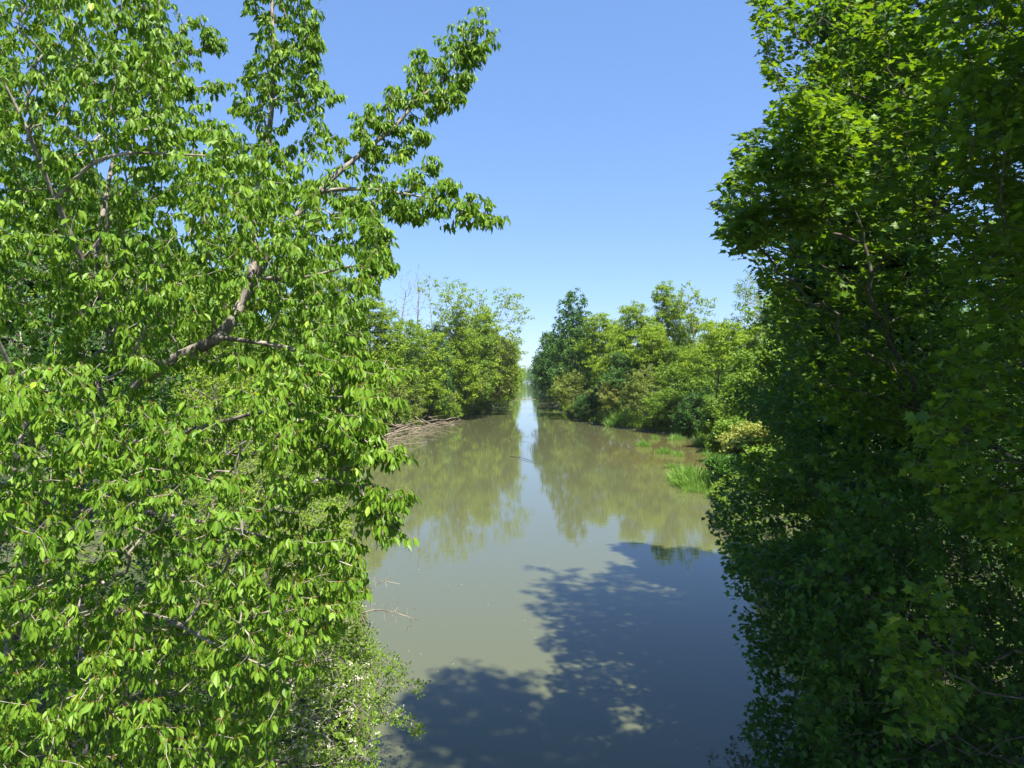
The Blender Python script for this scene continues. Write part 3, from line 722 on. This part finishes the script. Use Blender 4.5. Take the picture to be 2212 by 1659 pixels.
# the far-off wood on either side, one mass
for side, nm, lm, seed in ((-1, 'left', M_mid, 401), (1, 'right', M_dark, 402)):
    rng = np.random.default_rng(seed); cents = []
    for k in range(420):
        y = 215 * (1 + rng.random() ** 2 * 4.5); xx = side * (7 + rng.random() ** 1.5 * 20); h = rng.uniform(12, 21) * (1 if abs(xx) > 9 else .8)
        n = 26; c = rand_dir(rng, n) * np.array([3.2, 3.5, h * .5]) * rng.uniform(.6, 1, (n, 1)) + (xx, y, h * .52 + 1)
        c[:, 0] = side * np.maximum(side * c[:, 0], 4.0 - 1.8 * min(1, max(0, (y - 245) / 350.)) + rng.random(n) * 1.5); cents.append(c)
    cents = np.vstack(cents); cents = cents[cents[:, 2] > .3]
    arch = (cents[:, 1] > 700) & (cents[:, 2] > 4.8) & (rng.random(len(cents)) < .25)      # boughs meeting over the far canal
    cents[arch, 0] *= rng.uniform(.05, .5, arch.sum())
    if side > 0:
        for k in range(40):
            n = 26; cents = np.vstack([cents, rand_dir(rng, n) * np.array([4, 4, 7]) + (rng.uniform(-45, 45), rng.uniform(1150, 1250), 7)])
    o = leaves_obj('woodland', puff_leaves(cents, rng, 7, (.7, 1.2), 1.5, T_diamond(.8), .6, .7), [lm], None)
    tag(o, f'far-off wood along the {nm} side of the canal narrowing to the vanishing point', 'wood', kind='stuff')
# the belt of trees that closes the view on either side behind the near ones
for side, nm, seed in ((-1, 'left', 411), (1, 'right', 412)):
    rng = np.random.default_rng(seed); cents = []
    for k in range(150):
        y = rng.uniform(70, 210); xx = side * (30 + rng.uniform(0, 35)); h = rng.uniform(13, 18)
        n = 60; c = rand_dir(rng, n) * np.array([4, 4, h * .5]) * rng.uniform(.6, 1, (n, 1)) + (xx, y, h * .5 + 1); cents.append(c)
    cents = np.vstack(cents)
    o = leaves_obj('woodland', puff_leaves(cents, rng, 9, (.4, .7), 1.1, T_diamond(.8), .6, .7), [M_mid], None)
    tag(o, f'dense background wood behind the trees of the {nm} bank', 'wood', kind='stuff')

# ---------------- near-left shrubs over the water
rng = np.random.default_rng(90)
def near_shrub(name, label, base, polys, lm, size, per, rad, seed, flowers=0, bark=None, tip_r=.0025, tmpl=None, keep=.8, limbs=None, minz=.1):
    rng = np.random.default_rng(seed)
    st = np.vstack([poly_tips(p, n, d0, d1, rng) for p, n, d0, d1 in polys]); st = st[st[:, 2] > minz]
    base = np.array(base, float); c = st.mean(0)
    if limbs is None:
        limbs = [np.array([base, base * .5 + c * .5 + (0, 0, .3), c])]
    g = grow(limbs, st, rng, step=.14, bf=.3, tip_r=tip_r, ex=2.3, arch=.04, jit=.08, limb_r=[(.045, .012)] * len(limbs))
    t = thing(name, label, 'shrub', base)
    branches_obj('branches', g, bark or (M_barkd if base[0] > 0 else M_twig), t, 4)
    idx = np.where(g['R'] <= tip_r * 1.7)[0]; idx = idx[rng.random(len(idx)) < keep]
    leaves_obj('foliage', puff_leaves(g['pos'][idx], rng, per, size, rad, tmpl or T_small(), .6, .8), [lm], t)
    if flowers:
        f = rng.choice(g['tips'], flowers); pts = []
        for k in f:
            c_ = g['pos'][k] + rng.normal(size=3) * .05 + np.array([0, -.03, .07]); q = rand_dir(rng, 14, .2) * np.array([.04, .04, .014]); pts.append(c_ + q)
        pts = np.vstack(pts)
        V, Fc, tt = leaf_arrays(T_diamond(.9), pts, rand_dir(rng, len(pts)), np.array([0, 0, 1.]) + rng.normal(size=(len(pts), 3)) * .4, rng.uniform(.014, .026, len(pts)), rng.random(len(pts)))
        leaves_obj('blossom', [(V, Fc, tt, 0)], [M_flower], t)
    rebase(t); return t


near_shrub('dogwood_shrub', 'shrub dotted with flat cream blossom clusters at the bottom by the left shore', (-4.2, 10.0, 1.3),
           [([(620, 1500), (720, 1420), (800, 1450), (820, 1530), (815, 1620), (800, 1720), (560, 1720)], 520, 8.4, 10.6)], M_mid, (.045, .075), 8, .10, 91, flowers=150)
near_shrub('overhanging_shrub', 'small-leaved green shrub reaching out over the water at bottom left', (-4.6, 12.4, 1.2),
           [([(740, 1390), (830, 1400), (880, 1440), (920, 1480), (905, 1500), (850, 1490), (800, 1520), (720, 1480)], 260, 11, 12.6), ([(820, 1490), (870, 1530), (925, 1580), (900, 1590), (850, 1560), (800, 1560)], 90, 11, 12),
            ([(700, 1300), (790, 1310), (825, 1380), (800, 1420), (680, 1440)], 220, 12, 14)], M_mid, (.04, .07), 9, .11, 92, flowers=15)
near_shrub('leafy_shrub', 'yellow-green small-leaved shrub glimpsed through the cherry boughs', (-9.5, 19, 1.6),
           [([(380, 780), (600, 800), (640, 960), (620, 1100), (760, 1100), (790, 1250), (700, 1380), (420, 1300), (380, 1000)], 1100, 17, 22)], M_locust, (.07, .12), 9, .22, 93, tip_r=.005)
near_shrub('leafy_shrub', 'grey-green shrub with tiny leaves on the shore behind the lowest cherry boughs', (-7.5, 15.5, 1.6),
           [([(420, 1000), (640, 980), (700, 1100), (780, 1180), (800, 1300), (640, 1400), (440, 1300)], 700, 14, 17)], M_mid, (.05, .09), 9, .17, 94, tip_r=.004)
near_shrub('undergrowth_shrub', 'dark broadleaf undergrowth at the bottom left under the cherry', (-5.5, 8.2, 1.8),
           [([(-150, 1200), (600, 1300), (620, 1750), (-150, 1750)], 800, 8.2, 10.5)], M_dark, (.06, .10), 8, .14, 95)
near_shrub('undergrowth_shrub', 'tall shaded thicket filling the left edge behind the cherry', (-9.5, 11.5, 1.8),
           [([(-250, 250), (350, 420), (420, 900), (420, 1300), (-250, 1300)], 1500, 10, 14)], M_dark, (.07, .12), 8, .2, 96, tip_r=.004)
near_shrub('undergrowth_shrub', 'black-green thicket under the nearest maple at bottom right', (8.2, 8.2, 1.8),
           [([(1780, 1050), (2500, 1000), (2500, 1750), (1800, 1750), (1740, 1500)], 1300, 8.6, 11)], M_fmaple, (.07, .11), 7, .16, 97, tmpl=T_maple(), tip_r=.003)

far('broad', 1860, 19.5, -60, 'tall deep-green tree right behind the maple crown, topping out of the photo', 330, 140, n=1500, m=M_dark)
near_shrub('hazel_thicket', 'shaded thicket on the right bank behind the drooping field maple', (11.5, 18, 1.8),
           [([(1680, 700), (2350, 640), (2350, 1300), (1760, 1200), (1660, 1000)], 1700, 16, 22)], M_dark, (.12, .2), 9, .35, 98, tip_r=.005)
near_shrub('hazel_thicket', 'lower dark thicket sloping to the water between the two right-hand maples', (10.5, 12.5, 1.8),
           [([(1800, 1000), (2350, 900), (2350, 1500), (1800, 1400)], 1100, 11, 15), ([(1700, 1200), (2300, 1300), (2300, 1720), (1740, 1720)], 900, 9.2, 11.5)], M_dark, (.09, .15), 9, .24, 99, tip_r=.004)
near_shrub('leafy_shrub', 'mid green shrub filling the gap left of the cherry limb', (-14, 24, 1.8),
           [([(-100, 500), (700, 560), (720, 900), (400, 1000), (-100, 1000)], 1500, 22, 30)], M_mid, (.14, .22), 10, .4, 151, tip_r=.006)
near_shrub('leafy_shrub', 'green shrub on the far shore between cherry boughs and driftwood', (-16, 46, 1.8),
           [([(560, 820), (790, 840), (800, 930), (740, 1000), (560, 1000)], 500, 42, 52)], M_locust, (.2, .32), 10, .6, 152, tip_r=.01)
near_shrub('leafy_shrub', 'dense low shrub hugging the left shore beside the flowering shrub', (-5.0, 13.5, 1.4),
           [([(420, 1250), (760, 1330), (790, 1400), (700, 1500), (500, 1720), (350, 1720), (350, 1300)], 1300, 10.5, 14)], M_mid, (.05, .09), 10, .16, 153, tip_r=.003)

# ---------------- dead branches, driftwood
def bough(name, label, pts, r0, r1, n, spread, seed, cat='branch', mat_=None, tipr=.004, group=None, zmin=None, step=.2):
    rng = np.random.default_rng(seed); pts = np.array(pts, float)
    st = line_tips(pts, n, spread, rng, .4, .15)
    if zmin is not None: st[:, 2] = np.maximum(st[:, 2], zmin)
    g = grow([pts], st, rng, step=step, bf=.2, tip_r=tipr, ex=2.2, arch=0, jit=.1, limb_r=[(r0, r1)])
    V, fs = tubes(g, 5)
    o = new_obj(name, np_mesh(name, V, fs, None, True), mat_ or M_dead); tag(o, label, cat, group)
    return o


bough('dead_branch', 'leafless grey twiggy branch jutting over the water from the left shore', PL_([(700, 1360, 13.5), (780, 1325, 13.3), (830, 1318, 13.2), (905, 1340, 13.0)]), .022, .006, 60, .55, 101, tipr=.0032)
bough('dead_branch', 'thinner leafless branch curving upward above the twiggy one', PL_([(720, 1340, 14), (770, 1290, 13.8), (830, 1255, 13.6), (865, 1262, 13.5)]), .015, .005, 30, .4, 102, tipr=.0032)
def G(u, v, z=0.0):
    d = (H - z) * F / (v - HOR); return np.array([(u - VPU) / F * d, d, z])


bough('driftwood_log', 'long bleached driftwood trunk lying towards the water from the left bank', [G(855, 920, .9), G(900, 912, .7), G(950, 908, .4), G(1000, 902, .12)], .16, .04, 16, 1.2, 103, 'driftwood', tipr=.015, zmin=.03, step=.5)
bough('driftwood_log', 'bent bleached bough in front of the long driftwood trunk', [G(810, 950, .8), G(850, 935, .7), G(900, 925, .5), G(960, 915, .15)], .12, .03, 20, 1.5, 104, 'driftwood', tipr=.014, zmin=.03, step=.5)
bough('driftwood_log', 'forked dead limb dipping into the water left of the bay', [G(800, 990, .9), G(850, 965, .5), G(920, 955, .1)], .09, .03, 22, 1.6, 105, 'driftwood', tipr=.012, zmin=.03, step=.4)
bough('floating_branch', 'thin branch floating across the canal mouth', [G(1098, 862, .15), G(1130, 863, .05), G(1160, 862, .08), G(1192, 859, .3)], .09, .04, 10, 1.3, 106, 'branch', tipr=.018, zmin=.03, step=.6)
bough('floating_branch', 'leafy twig poking from the water where the reflections meet', [G(1100, 985, .02), G(1130, 990, .1), G(1160, 1000, .05)], .02, .01, 18, .6, 107, 'branch', mat_=M_barkd, tipr=.008, zmin=.01, step=.2)
bough('floating_branch', 'dark twig standing in the water on the canal midline', [G(1100, 950, .03), G(1125, 944, .25), G(1145, 944, .3)], .02, .01, 18, .6, 108, 'branch', mat_=M_barkd, tipr=.008, zmin=.01, step=.2)
rng = np.random.default_rng(110); Vs = []; Fs = []; o_ = 0
for k in range(120):
    t = rng.random(); c = G(795 + 190 * t + rng.normal() * 6, 962 - 50 * t + rng.uniform(-10, 8) * (1 - t * .5), 0); c[2] = max(gz(c[0], c[1]), .0) + rng.uniform(.02, 1) ** 2 * 1.5
    a = rng.uniform(-.5, 1.0); Lh = rng.uniform(.8, 3.6); d = np.array([math.cos(a), math.sin(a) * 1.2, rng.normal() * .3]) * Lh / 2
    pts = np.array([c - d, c + rng.normal(size=3) * .12, c + d]); pts[:, 2] = np.maximum(pts[:, 2], np.maximum(ground_z(pts[:, 0], pts[:, 1]), 0) + .03)
    gg = grow([pts], np.zeros((0, 3)), rng, step=.5, limb_r=[(rng.uniform(.02, .10), .012)]); V, fs = tubes(gg, 4); Vs.append(V); Fs += [f + o_ for f in fs]; o_ += len(V)
o = new_obj('brushwood', np_mesh('brushwood', np.vstack(Vs), Fs, None, True), M_dead)
tag(o, 'tangle of bleached sticks piled on the left shore', 'brushwood', kind='stuff')

# ---------------- reeds and grass clumps
def clump(label, u, v, wpx, hgt, n, seed, dep=None, z=.02, name='reed_clump', lean=.35):
    rng = np.random.default_rng(seed); c = G(u, v); w = wpx * c[1] / F / 2; dp = dep or w
    a = rng.uniform(0, 6.28, n); r = rng.random(n) ** .6
    org = np.stack([c[0] + np.cos(a) * r * w, c[1] + np.sin(a) * r * dp, np.full(n, z)], 1)
    org += np.array([.35, .2, 0]) * np.sin(a * 3)[:, None] * w * .3
    org[:, 2] = np.maximum(z, ground_z(org[:, 0], org[:, 1]))
    d = np.array([0, 0, 1.]) + rng.normal(size=(n, 3)) * lean + np.stack([np.cos(a), np.sin(a), 0 * a], 1) * r[:, None] * .35
    d[:, 2] = np.maximum(d[:, 2], .25)
    s = rng.uniform(.45, 1.1, n) * hgt * (1.1 - .5 * r); nn = rand_dir(rng, n)
    V, Fc, t = leaf_arrays(T_blade(), org, d, nn, s, rng.random(n), wscale=np.full(n, max(.6, .5 * c[1] / 60 / hgt * 1.0)))
    o = new_obj(name, np_mesh(name, V, Fc, t), M_grass); tag(o, label, 'reeds', 'reed clumps in the shallows')


clump('small round clump of bright reeds alone in the brown shallows', 1390, 964, 32, .9, 420, 121)
clump('flat clump of bright reeds right of the small round one', 1434, 979, 42, .75, 480, 122)
clump('largest ragged clump of bright green reeds standing in the shallows', 1492, 1045, 84, 1.5, 1500, 123, dep=3.2)
clump('low reeds at the front foot of the largest clump', 1500, 1062, 70, .6, 500, 129, dep=.8)
clump('tall bright reeds on the far right waterline under the yellow-green shrub', 1340, 920, 62, 2.4, 800, 124, dep=2.5)
clump('reeds on the shore left of the light green shrub', 1515, 962, 40, 1.5, 420, 125)
clump('short reeds under the overhanging green bush', 1460, 950, 40, 1.0, 260, 126)
clump('thin reeds at the tip of the left bank', 962, 905, 26, 2.0, 200, 127)

# ---------------- leafy ground cover on both banks
rng = np.random.default_rng(130); n = 110000
y = rng.uniform(4, 150, n) ** 1.0; side = rng.random(n) < .5; l, r = shore(y); inl = rng.random(n) ** 1.6 * 9 + .15
x = np.where(side, l - inl, r + inl); z = ground_z(x, y) + rng.random(n) ** 1.5 * .5
V, Fc, t = leaf_arrays(T_small(.7), np.stack([x, y, z], 1), rand_dir(rng, n, .3), np.array([0, 0, 1.]) + rng.normal(size=(n, 3)) * .5, rng.uniform(.06, .14, n) * (1 + y / 60), rng.random(n))
o = new_obj('ground_cover', np_mesh('ground_cover', V, Fc, t), M_mid); tag(o, 'low leafy weeds covering both banks under the trees', 'ground cover', kind='stuff')
# seeds and fluff afloat
rng = np.random.default_rng(131); n = 320
y = rng.uniform(12.5, 60, n); x = rng.uniform(-.3, .25, n) * y
V, Fc, t = leaf_arrays(T_diamond(.8), np.stack([x, y, np.full(n, .006)], 1), rand_dir(rng, n) * np.array([1, 1, 0]) + (1e-3, 0, 0), np.tile([0, 0, 1.], (n, 1)), rng.uniform(.015, .04, n), rng.random(n))
o = new_obj('floating_seeds', np_mesh('floating_seeds', V, Fc, t), M_flower); tag(o, 'tiny pale seeds scattered afloat on the water', 'seeds', kind='stuff')
far('shrub', 835, 88, 800, 'bushy olive shrub on the left spit above the driftwood', 110, 161, m=M_olive, n=420)
far('shrub', 905, 90, 850, 'low yellow-green bush right behind the driftwood tangle', 80, 162, m=M_mid, n=320)
far('shrub', 985, 108, 845, 'shaggy bush drooping over the end of the left spit', 90, 163, m=M_mid, n=360)
far('broad', 905, 100, 690, 'full mid green tree under the bare snags', 120, 164, m=M_locust, n=600)
far('broad', 985, 112, 680, 'full light green tree beneath the leafy-topped tree', 110, 165, m=M_locust, n=560)
far('broad', 1095, 138, 720, 'bright green tree arching over the canal beyond the leaning tree', 80, 166, m=M_locust, n=480)
far('shrub', 1105, 160, 775, 'bright bush overhanging the canal edge beyond the left bend', 60, 167, m=M_mid, n=260)
far('locust', 1405, 98, 700, 'bright young locust in front of the two big locust trees', 90, 168, n=480)
far('locust', 1335, 104, 735, 'low bright locust between the dark tree and the round-topped locust', 90, 169, n=420)

far('shrub', 850, 83, 858, 'small dark bush rooted among the driftwood sticks', 70, 171, m=M_mid, n=220)
far('shrub', 795, 79, 850, 'bush where the cherry boughs meet the driftwood shore', 80, 172, m=M_olive, n=260)
far('shrub', 935, 93, 872, 'low weedy bush on the open middle of the left spit', 60, 173, m=M_olive, n=200)
# ---------------- the air over the plain
m, nt, out = mat('air')
pv = nt.nodes.new('ShaderNodeVolumePrincipled'); pv.inputs['Color'].default_value = (.86, .93, 1, 1); pv.inputs['Density'].default_value = .00012; pv.inputs['Anisotropy'].default_value = .2
nt.links.new(pv.outputs[0], out.inputs['Volume'])
bx_ = np.array([(x, y, z) for z in (-2.2, 32) for y in (-310, 3600) for x in (-1510, 1510)], float)
hz = new_obj('haze', np_mesh('haze', bx_, [np.array([[0, 2, 3, 1], [4, 5, 7, 6], [0, 1, 5, 4], [2, 6, 7, 3], [0, 4, 6, 2], [1, 3, 7, 5]])]), m)
tag(hz, 'thin pale summer haze over the whole canal landscape', 'haze', kind='stuff')

for i, (u, v, w_, h_) in enumerate([(1448, 1010, 22, .7), (1465, 985, 26, .8), (1530, 985, 30, 1.0), (1415, 948, 18, .8), (1300, 912, 26, 1.3), (1395, 930, 24, 1.2), (1542, 1075, 40, .7)]):
    clump(['thin ragged tuft at the left tip of the largest reed clump', 'small tuft behind the largest reed clump', 'tuft on the mud right of the largest reed clump', 'sparse tuft between the two small clumps and the bank', 'dark thin reeds left of the tall bright reeds', 'sparse reeds right of the tall bright reeds', 'short grass tufts in front of the drooping field maple'][i], u, v, w_, h_, 170, 140 + i, lean=.5)

for i, (u0, v0, u1, v1, hh) in enumerate([(815, 935, 880, 905, 1.6), (870, 925, 930, 900, 1.9), (905, 905, 960, 912, 1.3), (800, 955, 840, 900, 1.4), (940, 915, 990, 895, 1.0)]):
    a = G(u0, v0, .15); b = G(u1, v1, .2); m_ = (a + b) / 2 + (0, 0, hh)
    bough('driftwood_log', ['arched dead limb rising from the near end of the driftwood pile', 'tallest arched dead limb in the middle of the driftwood pile', 'low crooked dead limb at the back of the driftwood pile', 'steep dead limb leaning beside the cherry boughs on the driftwood shore', 'dead limb at the water tip of the left spit'][i], [a, m_, b], .10, .03, 26, 1.5, 180 + i, 'driftwood', tipr=.016, zmin=.03, step=.4)
far('shrub', 868, 86, 868, 'scrubby bush leaning out over the middle of the driftwood', 46, 190, m=M_olive, n=160)
far('shrub', 972, 104, 862, 'leafy bush drooping to the water at the back of the left spit', 70, 191, m=M_mid, n=260)
far('shrub', 1415, 88, 850, 'low leafy bush on the mud behind the small reed clumps', 90, 192, m=M_mid, n=260)
far('shrub', 1480, 80, 868, 'shaded bush on the right shore behind the short reeds', 90, 193, m=M_dark, n=260)
far('shrub', 1535, 68, 880, 'leafy bush on the right shore above the light green shrub', 90, 194, m=M_mid, n=260)

far('locust', 1465, 109, 655, 'broad feathery locust just right of the tallest locust', 110, 201, n=460)
far('broad', 1400, 112, 690, 'mid green tree closing the gap between the two big locusts', 100, 202, m=M_mid, n=420)
far('locust', 1045, 121, 660, 'rounded bright locust between the leafy-topped and the leaning tree', 100, 203, n=460)
far('broad', 830, 92, 665, 'bright bushy tree where the cherry crown meets the far bank', 110, 204, m=M_locust, n=460)
